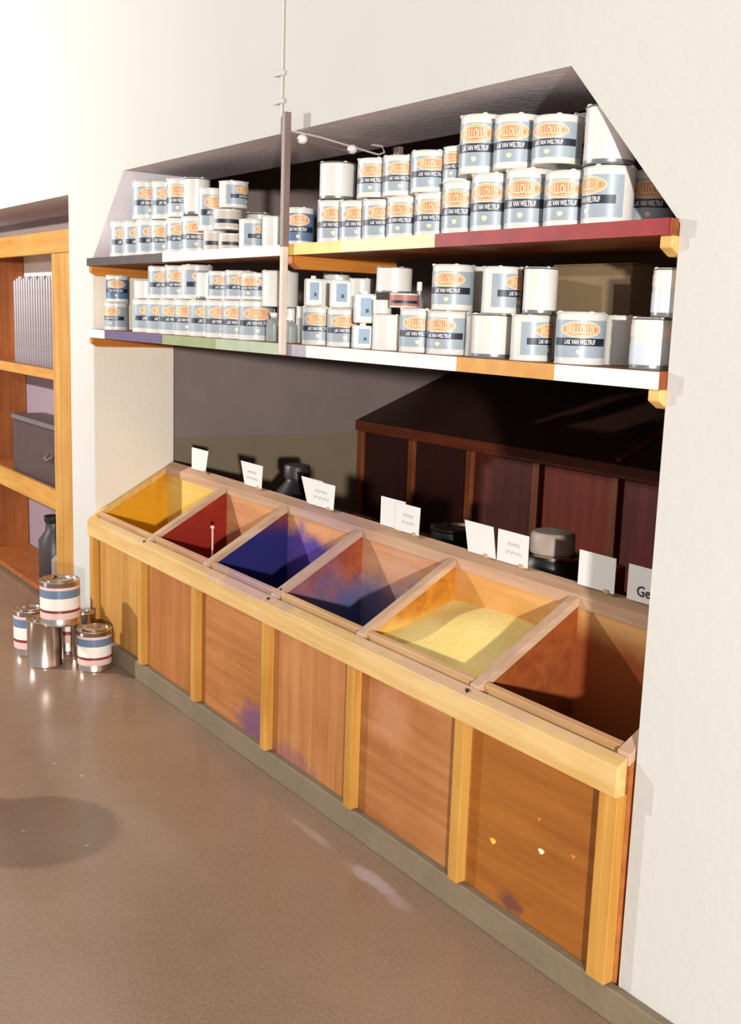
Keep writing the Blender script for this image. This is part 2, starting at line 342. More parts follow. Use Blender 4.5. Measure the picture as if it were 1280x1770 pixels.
# pigment heaps
def heap(name, i, zf, zr, amp, col, col2, label):
    xa, xb = FX[i]+.009, FX[i+1]-.009; ya, yb = 1.945, 2.307
    bm = bmesh.new(); nx, ny = 34, 26; g = []
    rnd = random.Random(i*11+3)
    bumps = [(rnd.uniform(xa, xb), rnd.uniform(ya, yb), rnd.uniform(.04, .1), rnd.uniform(-1, 1)) for _ in range(16)]
    for a in range(nx+1):
        row = []
        for b in range(ny+1):
            x = xa+(xb-xa)*a/nx; y = ya+(yb-ya)*b/ny; t = (y-ya)/(yb-ya)
            z = zf+(zr-zf)*t + amp*sum(h*math.exp(-((x-p)**2+(y-q)**2)/(2*s*s)) for p, q, s, h in bumps)
            row.append(bm.verts.new((x, y, z)))
        g.append(row)
    for a in range(nx):
        for b in range(ny): bm.faces.new((g[a][b], g[a+1][b], g[a+1][b+1], g[a][b+1]))
    rim = [g[a][0] for a in range(nx+1)]+[g[nx][b] for b in range(1, ny+1)]+[g[a][ny] for a in range(nx-1, -1, -1)]+[g[0][b] for b in range(ny-1, 0, -1)]
    low = [bm.verts.new((v.co.x, v.co.y, .201)) for v in rim]
    for k in range(len(rim)): bm.faces.new((rim[k], low[k], low[(k+1) % len(rim)], rim[(k+1) % len(rim)]))
    bm.faces.new(low); bmesh.ops.recalc_face_normals(bm, faces=bm.faces)
    o = link(name, bm, plain(name+'_powder', col, .95, scale=8, c2=col2, bump=.25, bscale=70, spec=.1), smooth=True)
    tag(o, label, 'pigment'); o['kind'] = 'stuff'; return o
heap('yellow_pigment', 0, .48, .52, .02, (226, 160, 20), (208, 140, 16), 'deep yellow powder pigment in the far left bin beside the wall')
heap('red_pigment', 1, .42, .45, .02, (150, 36, 24), (124, 28, 20), 'brick red powder pigment in the second bin from the left')
heap('ultramarine_pigment', 2, .50, .56, .02, (32, 32, 104), (26, 28, 84), 'dark ultramarine powder pigment in the third bin from the left')
heap('grey_blue_pigment', 3, .40, .46, .02, (62, 96, 140), (52, 84, 124), 'grey blue powder pigment low in the fourth bin')
heap('pale_yellow_pigment', 4, .635, .755, .022, (244, 222, 148), (234, 206, 120), 'heaped pale yellow powder pigment nearly filling the fifth bin')
heap('brown_pigment', 5, .30, .33, .02, (96, 50, 34), (80, 42, 30), 'dark brown powder pigment low in the near right bin')
# scoop handle standing in the red bin
sc_o = thing('powder_scoop', 'thin pale rod handle sticking up out of the red pigment', 'scoop', (-4.185, 2.10, .42))
bm = bmesh.new(); tube(bm, [(0, 0, .02), (0, 0, .2), (0, 0, .345)], .0042); link('handle', bm, plain('pale_pink_wood', (226, 190, 176), .5), sc_o, True)
bm = bmesh.new(); ball(bm, (0, 0, .352), .009, .9); link('knob', bm, plain('cream_knob', (232, 214, 196), .5), sc_o, True)
bm = bmesh.new(); lathe(bm, [(0.0, -.02), (.03, -.015), (.035, .01), (.033, .01), (.028, -.010), (0, -.014)], 16); link('scoop_bowl', bm, M['steel'], sc_o, True)
# small clips / nails on the cabinet top
for (x, y) in [(-3.34, 1.955), (-4.47, 1.905), (-3.345, 1.905), (-2.215, 1.905)]:
    bm = bmesh.new(); lathe(bm, [(0, zt(y)+.003), (.006, zt(y)+.002), (.006, zt(y)-.012), (0, zt(y)-.012)], 8, ctr=(x, y, 0)); at(link('nail_head', bm, M['dark'], bins), bins)
# paint specks on the near panel
for (x, z, r, c) in [(-2.104, .262, .011, (250, 190, 60)), (-1.915, .315, .010, (246, 226, 196)), (-1.80, .352, .006, (206, 130, 60)), (-1.93, .40, .005, (206, 130, 60))]:
    bm = bmesh.new(); pts = [(x+r*(1+.3*math.sin(3*a))*math.cos(a), z+.75*r*math.sin(a)) for a in [k*math.pi/6 for k in range(12)]]
    prism(bm, pts, 1, 1.930, 1.933); at(link('paint_speck', bm, plain('speck', c, .6), bins), bins)
# ---------------------------------------------------------------- name cards on the rear rail
cards = [(-4.852, -4.672, 1.126, 1.126, .10, -.03, 'small white name card beside the left wall, above the yellow bin', 0),
         (-4.344, -4.14, 1.122, 1.12, .0, 1, 'white card with pencilled lines above the red bin', 2),
         (-3.827, -3.66, 1.122, 1.12, .0, 1, 'white blank card half hidden behind the wide pencilled card above the blue bin', 0),
         (-3.775, -3.555, 1.118, 1.12, .0, 1, 'wide white pencilled card above the blue bin', 2),
         (-3.252, -3.10, 1.13, 1.12, .0, 1, 'white blank card behind another above the grey blue bin', 0),
         (-3.15, -3.0, 1.12, 1.12, .0, 1, 'white pencilled card in front of another above the grey blue bin', 2),
         (-2.755, -2.61, 1.122, 1.12, .0, 1, 'white blank card leaning left above the pale yellow bin', 0),
         (-2.585, -2.44, 1.122, 1.12, .0, 1, 'white card with two pencilled lines above the pale yellow bin', 2),
         (-2.222, -2.078, 1.126, 1.126, .0, 1, 'large plain white card above the near right bin', 0),
         (-2.030, -1.90, 1.12, 1.12, .0, 1, 'white card lettered Ge, cut off by the right wall edge', 3)]
lean = [(.0, -.03), (.04, -.01), (.05, 0), (.02, -.01), (0, 0), (0, -.005), (.025, .02), (.0, 0), (.0, 0), (0, 0)]
for k, (x0, x1, za, zb, _, _, lab, sty) in enumerate(cards):
    zb_ = .932; yb = 2.318+(.008 if k in (2, 4) else 0)
    l0, l1 = lean[k]
    root = thing('name_card', lab, 'card', ((x0+x1)/2, yb, zb_), 0, 'name cards along the back of the bins')
    hw = (x1-x0)/2; H = za-zb_
    H = min(H, .195)*.53 if False else H*.54
    bm = bmesh.new()
    P = [(-hw+l0, 0), (hw+l1, 0), (hw, H), (-hw, H)]
    A = [bm.verts.new((px, 0, pz)) for px, pz in P]; B = [bm.verts.new((px, .0015, pz)) for px, pz in P]
    bm.faces.new(A); bm.faces.new(B[::-1])
    for i in range(4): bm.faces.new((A[i], B[i], B[(i+1) % 4], A[(i+1) % 4]))
    bmesh.ops.recalc_face_normals(bm, faces=bm.faces)
    link('card_sheet', bm, M['card'], root)
    if sty == 2:
        for q, (fx0, fx1, fz) in enumerate([(-.35, .45, .62), (-.45, .6, .36)]):
            bm = bmesh.new(); n = 22; pts = []
            for i in range(n+1):
                x = hw*(fx0+(fx1-fx0)*i/n); z = H*fz+.006*math.sin(i*2.1)+.003*math.sin(i*5.3)
                pts.append((x, -.0012, z))
            tube(bm, pts, .0011, 4); link('pencilled_line', bm, M['ink'], root)
    bm = bmesh.new(); box(bm, -.009+hw*.6, .009+hw*.6, -.004, .005, -.004, .008, .001); link('card_clip', bm, m_rear, root)
# ---------------------------------------------------------------- text helper
def text_mesh(s, size):
    c = bpy.data.curves.new('t', 'FONT'); c.body = s; c.size = size; c.align_x = 'CENTER'; c.align_y = 'CENTER'; c.resolution_u = 2; c.offset = size*.015
    o = bpy.data.objects.new('t', c); COL.objects.link(o)
    dg = bpy.context.evaluated_depsgraph_get(); dg.update(); me = bpy.data.meshes.new_from_object(o.evaluated_get(dg))
    vs = [tuple(v.co) for v in me.vertices]; fs = [tuple(p.vertices) for p in me.polygons]
    bpy.data.objects.remove(o); bpy.data.curves.remove(c); bpy.data.meshes.remove(me)
    return vs, fs
ge_v, ge_f = text_mesh('Ge', .042)
root = [o for o in bpy.data.objects if o.get('label', '').startswith('white card lettered')][0]
bm = bmesh.new(); V = [bm.verts.new((x-.005, -.0012, y+.030)) for x, y, _ in ge_v]
for f in ge_f: bm.faces.new([V[i] for i in f])
link('lettering', bm, M['dark'], root)
# ---------------------------------------------------------------- paint tins
def can_body(seam):
    bm = bmesh.new()
    lathe(bm, [(0, .004), (.97, .004), (1.0, 0.0), (1.015, .012), (1.0, .03), (.985, .036), (.985, .09), (.985, .9), (.985, .95), (1.0, .957), (1.015, .972), (1.0, .985), (.95, .987), (.93, .97), (0, .965)], 30)
    for f in bm.faces:
        c = sum(v.co.z for v in f.verts)/len(f.verts)
        if seam and (c < .07 or c > .93) : f.material_index = 1
    me = bpy.data.meshes.new('can_body'); bm.normal_update(); bm.to_mesh(me); bm.free()
    me.materials.append(M['white_metal']); me.materials.append(M['grey_seam'])
    for p in me.polygons: p.use_smooth = True
    me.set_sharp_from_angle(angle=math.radians(40)); return me
def fin(bm, name, mats):
    me = bpy.data.meshes.new(name); bm.normal_update(); bm.to_mesh(me); bm.free()
    for m in mats: me.materials.append(m)
    for p in me.polygons: p.use_smooth = True
    me.set_sharp_from_angle(angle=math.radians(40)); return me
body_me, body_seam_me = can_body(False), can_body(True)
def lid_mesh():
    bm = bmesh.new(); lathe(bm, [(.90, .965), (.90, .992), (.86, 1.0), (.78, .997), (.74, .985), (0, .985)], 28)
    for a in (25, 115, 205, 295):
        t = math.radians(a); ball(bm, (.92*math.cos(t), .92*math.sin(t), .99), .12, .22, n=8)
    return fin(bm, 'lid', [M['white_lid']])
lid_me = lid_mesh()
def panel(bm, r, a0, a1, z0, z1, mi, n=24): lathe(bm, [(r, z0), (r, z1)], n, mi, a0, a1)
def label_mesh(m_lab):
    bm = bmesh.new(); D = math.radians
    panel(bm, 1.000, D(-88), D(88), .13, .84, 0, 30)
    panel(bm, 1.003, D(-70), D(70), .355, .50, 1)
    # pale mark below the lettering band
    ctr = bm.verts.new((1.003, 0, .24)); ring = [bm.verts.new((1.003*math.cos(.12*math.cos(t)*(1+.2*math.sin(3*t))), 1.003*math.sin(.12*math.cos(t)*(1+.2*math.sin(3*t))), .24+.045*math.sin(t))) for t in [k*math.pi/8 for k in range(16)]]
    for i in range(16): bm.faces.new((ctr, ring[i], ring[(i+1) % 16])).material_index = 2
    return fin(bm, 'label', [m_lab, M['navy'], M['cream']])
lab_me, lab_deep_me = label_mesh(M['blue_label']), label_mesh(M['deep_label'])
def oval_mesh():
    bm = bmesh.new()
    for (r, aw, zh, mi) in [(1.006, .86, .155, 0), (1.009, .80, .135, 1), (1.012, .74, .120, 0), (1.015, .71, .108, 1)]:
        n = 28; m = 6; rows = []
        for j in range(m+1):
            s = j/m; row = []
            for i in range(n):
                t = 2*math.pi*i/n; a = aw*s*math.cos(t); z = .665+zh*s*math.sin(t); row.append(bm.verts.new((r*math.cos(a), r*math.sin(a), z)))
            rows.append(row)
        for j in range(1, m):
            for i in range(n): bm.faces.new((rows[j][i], rows[j+1][i], rows[j+1][(i+1) % n], rows[j][(i+1) % n])).material_index = mi
        c = bm.verts.new((r, 0, .665))
        for i in range(n): bm.faces.new((c, rows[1][i], rows[1][(i+1) % n])).material_index = mi
        for v in rows[0]: bm.verts.remove(v)
    return fin(bm, 'oval', [M['cream'], M['orange']])
oval_me = oval_mesh()
def wrap_text(s, width, height, zc, r, mat):
    vs, fs = text_mesh(s, 1.0)
    x0 = min(v[0] for v in vs); x1 = max(v[0] for v in vs); y0 = min(v[1] for v in vs); y1 = max(v[1] for v in vs)
    bm = bmesh.new(); V = []
    for x, y, _ in vs:
        a = ((x-(x0+x1)/2)/(x1-x0))*width; z = zc+((y-(y0+y1)/2)/(y1-y0))*height
        V.append(bm.verts.new((r*math.cos(a), r*math.sin(a), z)))
    for f in fs: bm.faces.new([V[i] for i in f])
    return fin(bm, 'lettering', [mat])
logo_text_me = wrap_text('BRILLOLUX', 1.16, .165, .665, 1.020, M['cream'])
band_text_me = wrap_text('LAK VAN WELTRUF', 1.26, .092, .4275, 1.008, M['white_print'])
def pale_label():
    bm = bmesh.new(); D = math.radians
    panel(bm, 1.004, D(-150), D(150), .10, .50, 0, 34); panel(bm, 1.004, D(-150), D(150), .62, .86, 1, 34)
    for z in (.53, .57): panel(bm, 1.004, D(-150), D(150), z, z+.012, 0, 34)
    return fin(bm, 'label', [plain('pale_blue_print', (196, 204, 212), .4), plain('pale_pink_print', (226, 208, 200), .4)])
pale_me = pale_label()
def dark_dot(): # small tin's label: blue patch with a black blot
    bm = bmesh.new(); D = math.radians
    panel(bm, 1.01, D(-32), D(32), .18, .85, 0, 10); panel(bm, 1.016, D(-2), D(18), .34, .46, 1, 6)
    return fin(bm, 'label', [M['blue_label'], M['navy']])
def low_label(c):
    bm = bmesh.new(); D = math.radians
    panel(bm, 1.004, D(-110), D(110), .12, .88, 0, 26); panel(bm, 1.008, D(-60), D(60), .30, .50, 1, 20)
    return fin(bm, 'label', [c, M['navy']])
low_me = low_label(plain('beige_label', (196, 184, 172), .5))
red_low_me = low_label(plain('dull_red_label', (168, 110, 98), .5))
red_text_me = wrap_text('GARANTIE', 1.7, .34, .62, 1.016, M['cream'])
def rect_tin_mesh():
    bm = bmesh.new(); box(bm, -.7, .7, -.95, .95, 0, .90, .06); return fin(bm, 'tin_body', [M['white_metal']])
rect_me = rect_tin_mesh()
def rect_label():
    bm = bmesh.new()
    for (y0, y1, z0, z1, x, mi) in [(-.5, .55, .2, .78, .703, 0), (-.02, .28, .32, .44, .706, 1)]:
        f = bm.faces.new([bm.verts.new(p) for p in ((x, y0, z0), (x, y1, z0), (x, y1, z1), (x, y0, z1))]); f.material_index = mi
    return fin(bm, 'label', [plain('slate_blue_label', (122, 148, 172), .4), M['navy']])
rect_lab_me = rect_label()
def cap_mesh():
    bm = bmesh.new(); lathe(bm, [(.34, .89), (.34, .93), (.30, .935), (.30, .995), (.26, 1.0), (0, 1.0)], 14); return fin(bm, 'cap', [M['white_lid']])
cap_me = cap_mesh()
def bottle_mesh():
    bm = bmesh.new(); lathe(bm, [(0, 0), (.95, 0), (1, .02), (1, .62), (.9, .70), (.5, .78), (.42, .82), (.42, .88), (0, .88)], 18); return fin(bm, 'bottle_body', [M['glass']])
bot_me = bottle_mesh()
def bottle_cap():
    bm = bmesh.new(); lathe(bm, [(.42, .87), (.5, .87), (.5, .98), (.45, 1.0), (0, 1.0)], 14); return fin(bm, 'cap', [M['white_lid']])
bcap_me = bottle_cap()
def bottle_fill():
    bm = bmesh.new(); lathe(bm, [(0, .03), (.86, .03), (.86, .55), (0, .55)], 16); return fin(bm, 'contents', [plain('grey_green_contents', (176, 186, 176), .6)])
bfill_me = bottle_fill()
def part(me, root, r, h, name=None, rz=0.0, label=None):
    o = bpy.data.objects.new(name or me.name.split('.')[0], me); COL.objects.link(o); o.parent = root; o.scale = (r, r, h); o.rotation_euler = (0, 0, rz)
    if label: o['label'] = label
    return o
CANS = [
('UL', 0, 'L', -4.943, 2.013, 1.925, 0.068, 0.166, 0.2, 0),
('UL', 0, 'L', -4.7894, 2.013, 1.925, 0.068, 0.158, 0.3, 0),
('UL', 0, 'L', -4.6365, 2.013, 1.925, 0.068, 0.158, 0.3, 0),
('UL', 0, 'L', -4.4849, 2.013, 1.925, 0.068, 0.148, -0.1, 0),
('UL', 0, 'L', -4.3174, 2.013, 1.925, 0.068, 0.148, 0, 0),
('UL', 0, 'L', -4.1688, 2.02, 1.925, 0.075, 0.148, -0.15, 0),
('UL', 0, 'T', -3.9689, 1.99, 1.925, 0.045, 0.08, 0, 0),
('UL', 0, 'T', -3.8384, 1.995, 1.925, 0.05, 0.065, 0.2, 0),
('UL', 0, 'L', -3.6725, 2.001, 1.925, 0.056, 0.11, 0.75, 0),
('UL', 0, 'W', -3.4983, 1.995, 1.925, 0.05, 0.11, 0, 0),
('UL', 0, 'K', -3.9819, 2.195, 1.925, 0.055, 0.166, 0, 0),
('UL', 1, 'L', -4.6761, 2.011, 2.083, 0.066, 0.166, 0.2, 0),
('UL', 1, 'L', -4.4669, 2.011, 2.073, 0.066, 0.158, 0.1, 0),
('UL', 1, 'L', -4.3121, 2.011, 2.073, 0.066, 0.158, -0.3, 0),
('UL', 1, 'K', -4.1513, 2.0, 2.073, 0.055, 0.148, 0, 0),
('UL', 1, 'L', -4.0181, 2.0, 2.005, 0.055, 0.166, 0.3, 0),
('UL', 1, 'T', -3.8855, 2.003, 2.005, 0.058, 0.078, 0, 0),
('UL', 2, 'L', -3.8368, 2.002, 2.083, 0.057, 0.1, 0.85, 0),
('UM', 0, 'D', -3.3343, 1.996, 1.925, 0.051, 0.13, -0.1, 0),
('UM', 0, 'L', -3.1193, 2.009, 1.925, 0.064, 0.14, -0.15, 0),
('UM', 0, 'L', -2.9862, 2.009, 1.925, 0.064, 0.13, -0.1, 0),
('UM', 0, 'L', -2.8555, 2.0084, 1.925, 0.0634, 0.125, 0, 0),
('UM', 0, 'L', -2.7244, 2.009, 1.925, 0.064, 0.125, -0.45, 0),
('UM', 0, 'L', -2.5853, 2.009, 1.925, 0.064, 0.125, -0.3, 0),
('UM', 0, 'L', -2.4578, 2.0059, 1.925, 0.0609, 0.148, -0.4, 0),
('UM', 0, 'L', -2.33, 2.0097, 1.925, 0.0647, 0.158, -0.4, 0),
('UM', 0, 'L', -2.1916, 2.01, 1.925, 0.065, 0.158, -0.35, 0),
('UM', 0, 'L', -2.0435, 2.01, 1.925, 0.065, 0.14, -0.35, 0),
('UM', 0, 'L', -1.9122, 2.0085, 1.925, 0.0635, 0.14, -0.8, 0),
('UM', 0, 'L', -1.8873, 2.132, 1.925, 0.058, 0.14, -0.1, 0),
('UM', 1, 'K', -3.1129, 2.006, 2.065, 0.061, 0.12, 0, 0),
('UM', 1, 'L', -2.891, 2.005, 2.055, 0.06, 0.12, -0.3, 0),
('UM', 1, 'L', -2.7528, 2.005, 2.05, 0.06, 0.12, -0.1, 0),
('UM', 1, 'L', -2.612, 2.005, 2.05, 0.06, 0.12, 0, 0),
('UM', 1, 'L', -2.5032, 2.0227, 2.073, 0.0477, 0.1, -0.5, 0),
('UM', 1, 'L', -2.3911, 2.0081, 2.083, 0.0631, 0.158, -0.35, 0),
('UM', 1, 'L', -2.2473, 2.009, 2.083, 0.064, 0.14, -0.35, 0),
('UM', 1, 'L', -2.0991, 2.009, 2.083, 0.064, 0.12, -0.4, 0),
('UM', 0, 'W', -2.1228, 2.145, 1.925, 0.055, 0.145, 0, 1),
('UM', 1, 'L', -2.1228, 2.145, 2.07, 0.055, 0.158, 0.3, 0),
('UM', 1, 'K', -1.9177, 2.008, 2.065, 0.063, 0.14, 0, 0),
('LL', 0, 'L', -5.0186, 2.001, 1.593, 0.056, 0.13, -0.5, 0),
('LL', 1, 'D', -4.9971, 1.998, 1.723, 0.053, 0.125, -0.1, 0),
('LL', 0, 'L', -4.6797, 2.013, 1.593, 0.068, 0.148, 0.3, 0),
('LL', 0, 'L', -4.5305, 2.013, 1.593, 0.068, 0.148, 0.2, 0),
('LL', 0, 'L', -4.3824, 2.013, 1.593, 0.068, 0.148, 0, 0),
('LL', 0, 'L', -4.2357, 2.013, 1.593, 0.068, 0.148, -0.2, 0),
('LL', 0, 'L', -4.091, 2.013, 1.593, 0.068, 0.148, 0.2, 0),
('LL', 0, 'L', -3.9431, 2.013, 1.593, 0.068, 0.148, 0, 0),
('LL', 0, 'L', -3.803, 2.013, 1.593, 0.068, 0.148, -0.1, 0),
('LL', 0, 'L', -3.6639, 2.0127, 1.593, 0.0677, 0.148, 0.1, 0),
('LL', 1, 'W', -4.6624, 2.0, 1.741, 0.055, 0.08, 0, 0),
('LL', 1, 'L', -4.5057, 2.011, 1.741, 0.066, 0.14, 0.2, 0),
('LL', 1, 'L', -4.3291, 2.011, 1.741, 0.066, 0.14, -0.1, 0),
('LL', 1, 'L', -4.1684, 2.011, 1.741, 0.066, 0.14, 0.5, 0),
('LL', 1, 'K', -4.0318, 1.99, 1.741, 0.045, 0.11, 0, 0),
('LL', 1, 'L', -3.924, 2.007, 1.741, 0.062, 0.11, 0.1, 0),
('LL', 1, 'L', -3.7802, 2.007, 1.741, 0.062, 0.11, 0.1, 0),
('LL', 1, 'L', -3.6546, 2.0064, 1.741, 0.0614, 0.1, -0.5, 0),
('LL', 0, 'W', -3.7303, 2.123, 1.593, 0.055, 0.125, 0, 0),
('LL', 0, 'W', -3.5788, 2.11, 1.593, 0.05, 0.125, 0, 0),
('LL', 0, 'J', -3.459, 1.973, 1.593, 0.028, 0.1037, 0, 0),
('LL', 0, 'J', -3.3401, 1.971, 1.593, 0.026, 0.0915, 0, 0),
('LL', 1, 'W', -3.5242, 2.0334, 1.718, 0.0684, 0.13, 0, 0),
('LM', 0, 'W', -3.4073, 2.085, 1.593, 0.045, 0.13, 0, 0),
('LM', 0, 'L', -3.2011, 2.007, 1.593, 0.062, 0.13, -0.1, 0),
('LM', 0, 'L', -3.0429, 2.007, 1.593, 0.062, 0.125, 0, 0),
('LM', 0, 'B', -2.8777, 1.964, 1.593, 0.034, 0.08, 0.1, 0),
('LM', 1, 'B', -2.8711, 1.964, 1.673, 0.034, 0.1, 0.1, 0),
('LM', 0, 'W', -2.7835, 2.001, 1.593, 0.056, 0.11, 0, 0),
('LM', 0, 'L', -2.6379, 2.009, 1.593, 0.064, 0.13, -0.1, 0),
('LM', 0, 'L', -2.5014, 2.009, 1.593, 0.064, 0.125, -0.5, 0),
('LM', 0, 'W', -2.4037, 2.0341, 1.593, 0.0341, 0.12, 0, 0),
('LM', 0, 'K', -2.3012, 2.007, 1.593, 0.062, 0.12, 0, 0),
('LM', 0, 'L', -2.1428, 2.0, 1.593, 0.055, 0.12, 0.85, 0),
('LM', 0, 'W', -2.1651, 2.098, 1.593, 0.04, 0.125, 0, 0),
('LM', 0, 'L', -1.9732, 2.008, 1.593, 0.063, 0.13, 0, 0),
('LM', 0, 'W', -1.938, 2.118, 1.593, 0.05, 0.125, 0, 0),
('LM', 0, 'P', -1.7304, 1.995, 1.593, 0.05, 0.12, 0, 0),
('LM', 1, 'B', -3.1986, 1.975, 1.723, 0.03, 0.1, 0.1, 0),
('LM', 0, 'W', -3.2852, 2.095, 1.593, 0.045, 0.125, 0, 1),
('LM', 1, 'W', -3.2852, 2.095, 1.718, 0.045, 0.1, 0, 0),
('LM', 1, 'B', -3.0368, 1.979, 1.718, 0.034, 0.1, 0.1, 0),
('LM', 1, 'W', -3.0553, 2.075, 1.718, 0.045, 0.1, 0, 0),
('LM', 0, 'W', -3.4363, 2.22, 1.593, 0.05, 0.125, 0, 1),
('LM', 1, 'K', -3.4363, 2.22, 1.718, 0.05, 0.13, 0, 0),
('LM', 1, 'J', -3.0975, 2.132, 1.593, 0.02, 0.2143, 0, 0),
('LM', 1, 'W', -2.7916, 1.975, 1.703, 0.03, 0.043, 0, 0),
('LM', 1, 'T', -2.7003, 1.991, 1.723, 0.046, 0.043, 0, 0),
('LM', 2, 'K', -2.785, 2.012, 1.766, 0.057, 0.08, 0, 0),
('LM', 1, 'J', -2.7136, 2.057, 1.593, 0.017, 0.21, 0, 0),
('LM', 1, 'L', -2.4884, 2.007, 1.718, 0.062, 0.13, -0.3, 0),
('LM', 0, 'W', -2.4925, 2.125, 1.593, 0.045, 0.125, 0, 1),
('LM', 1, 'W', -2.4925, 2.125, 1.718, 0.045, 0.13, 0, 0),
('LM', 1, 'L', -2.2694, 2.0, 1.713, 0.055, 0.125, 0.85, 0),
('LM', 1, 'K', -2.1086, 1.99, 1.713, 0.045, 0.12, 0, 0),
('LM', 1, 'P', -1.6801, 1.987, 1.713, 0.042, 0.11, 0, 0)]

ORD = ['first', 'second', 'third', 'fourth', 'fifth', 'sixth', 'seventh', 'eighth', 'ninth', 'tenth', 'eleventh', 'twelfth', 'thirteenth', 'fourteenth', 'fifteenth', 'sixteenth', 'seventeenth', 'eighteenth']
ZONE = {'UL': 'upper shelf left of post', 'UM': 'upper shelf right of post', 'LL': 'lower shelf left of post', 'LM': 'lower shelf right of post'}
LOOK = {'L': 'orange oval paint tin', 'D': 'deep blue oval paint tin', 'W': 'plain white tin', 'K': 'grey seamed white tin',
        'T': 'low squat tin', 'B': 'small blue patched tin', 'J': 'small white capped bottle', 'P': 'pale pink and blue printed tin'}
NAME = {'L': 'paint_can', 'D': 'paint_can', 'W': 'paint_can', 'K': 'paint_can', 'T': 'low_tin', 'B': 'rectangular_tin', 'J': 'small_bottle', 'P': 'paint_can'}
CATG = {'B': 'tin', 'J': 'bottle', 'T': 'tin'}
tiers = {0: 'bottom row', 1: 'second row', 2: 'top row'}
front = sorted([c for c in CANS if not c[9]], key=lambda c: c[3])
count = {}
for c in front + [c for c in CANS if c[9]]:
    g, t, st, x, y, z, r, h, s, hid = c
    if hid:
        count[g] = count.get(g, 0)+1; lab = '%s hidden white tin from left behind the front row, %s' % (ORD[count[g]-1], ZONE[g]); grp = 'tins hidden behind the front rows'
    else:
        key = (g, t, st); count[key] = count.get(key, 0)+1
        rowcount = sum(1 for q in front if q[:3] == (g, t, st))
        o_ = (ORD[count[key]-1]+' ') if rowcount > 1 else ''
        lab = '%s%s%s, %s, %s' % (o_, LOOK[st], ' from left' if o_ else '', tiers[t], ZONE[g]); grp = 'paint tins on the shelves'
    view = math.atan2(-y, -x)
    rz = view + math.asin(max(-.95, min(.95, s)))
    root = thing(NAME[st], lab, CATG.get(st, 'can'), (x, y, z), 0, grp)
    if st in 'LD':
        part(body_me, root, r*.985, h*.99, 'can_body'); part(lid_me, root, r*.985, h*.99, 'lid', rz)
        lb = part(lab_me if st == 'L' else lab_deep_me, root, r*.985, h*.99, 'label', rz)
        for me_, nm_ in ((oval_me, 'oval_emblem'), (logo_text_me, 'logo_lettering'), (band_text_me, 'band_lettering')): part(me_, lb, 1, 1, nm_)
    elif st in 'WK':
        part(body_me if st == 'W' else body_seam_me, root, r*.985, h*.99, 'can_body'); part(lid_me, root, r*.985, h*.99, 'lid', rz)
    elif st == 'P':
        part(body_seam_me, root, r*.985, h*.99, 'can_body'); part(lid_me, root, r*.985, h*.99, 'lid', rz); part(pale_me, root, r*.985, h*.99, 'label', rz)
    elif st == 'T':
        part(body_me, root, r*.985, h*.99, 'can_body'); part(lid_me, root, r*.985, h*.99, 'lid', rz)
        if g == 'LM': part(red_low_me, root, r*.985, h*.99, 'label', rz); 
        else: part(low_me, root, r*.985, h*.99, 'label', rz)
    elif st == 'B':
        part(rect_me, root, r, h, 'tin_body', view+.15); part(cap_me, root, r, h, 'cap', view); part(rect_lab_me, root, r, h, 'label', view+.15)
    elif st == 'J':
        part(bot_me, root, r, h, 'bottle_body'); part(bcap_me, root, r, h, 'cap'); part(bfill_me, root, r, h, 'contents')
# ---------------------------------------------------------------- shelves
def shelf(name, label, z0, z1, segs, cut=None):
    root = thing(name, label, 'shelf', (-3.4, 2.1, z0))
    at(boxo('board', (XL+.004, XR-.004, 1.912, 2.13, z0, z1), M['shelf'], root, .001), root)
    at(boxo('board', (XL+.004, XR-.004, 2.136, 2.352, z0, z1), M['shelf'], root, .001), root)
    for x0, x1, c, c2, lab in segs:
        o = at(boxo('edge_strip', (x0, x1, 1.903, 1.912, z0+.0005, z1-.0005), plain('edge_paint', c, .55, scale=12, c2=c2), root), root); o['label'] = lab
    return root
from functools import reduce
shelf('upper_shelf', 'upper wooden shelf with black, white, yellow and red painted front edge', 1.888, 1.925, [
    (-5.141, -4.27, (48, 36, 32), (64, 46, 36), 'black painted edge strip'), (-4.27, -3.27, (236, 232, 216), (226, 222, 206), 'white painted edge strip'),
    (-3.27, -2.93, (232, 204, 116), (222, 186, 90), 'yellow painted edge strip'), (-2.93, -2.45, (236, 220, 160), (230, 214, 170), 'pale yellow painted edge strip'),
    (-2.45, -1.63, (150, 24, 22), (128, 16, 18), 'red painted edge strip')])
shelf('lower_shelf', 'lower wooden shelf with violet, green, white and orange painted front edge', 1.553, 1.593, [
    (-5.141, -4.92, (232, 228, 220), None, 'white painted edge strip'), (-4.92, -4.27, (92, 76, 112), (80, 64, 100), 'violet painted edge strip'),
    (-4.27, -3.78, (142, 150, 100), (126, 136, 88), 'olive green painted edge strip'), (-3.78, -3.30, (168, 178, 148), (150, 164, 134), 'pale green painted edge strip'),
    (-3.30, -3.12, (170, 162, 172), (140, 134, 150), 'grey painted edge strip'), (-3.12, -2.33, (238, 236, 222), (230, 228, 212), 'white painted edge strip'),
    (-2.33, -1.95, (206, 150, 66), (190, 128, 48), 'orange varnished edge strip'), (-1.95, -1.63, (238, 236, 222), (230, 228, 214), 'white painted edge strip')])
def bracket(x0, x1, zt_, lab, yb=2.34, mat='orange_wood'):
    root = thing('shelf_batten', lab, 'batten', ((x0+x1)/2, 2.1, zt_-.05))
    at(priso('batten', [(1.915, zt_), (yb, zt_), (yb, zt_-.044), (1.945, zt_-.044), (1.915, zt_-.026)], 0, x0, x1, M[mat], root, .002), root)
bracket(XL+.001, XL+.036, 1.888, 'orange wooden batten on the left wall under the upper shelf')
bracket(XR-.036, XR-.001, 1.888, 'wooden batten on the right wall under the upper shelf', mat='pine')
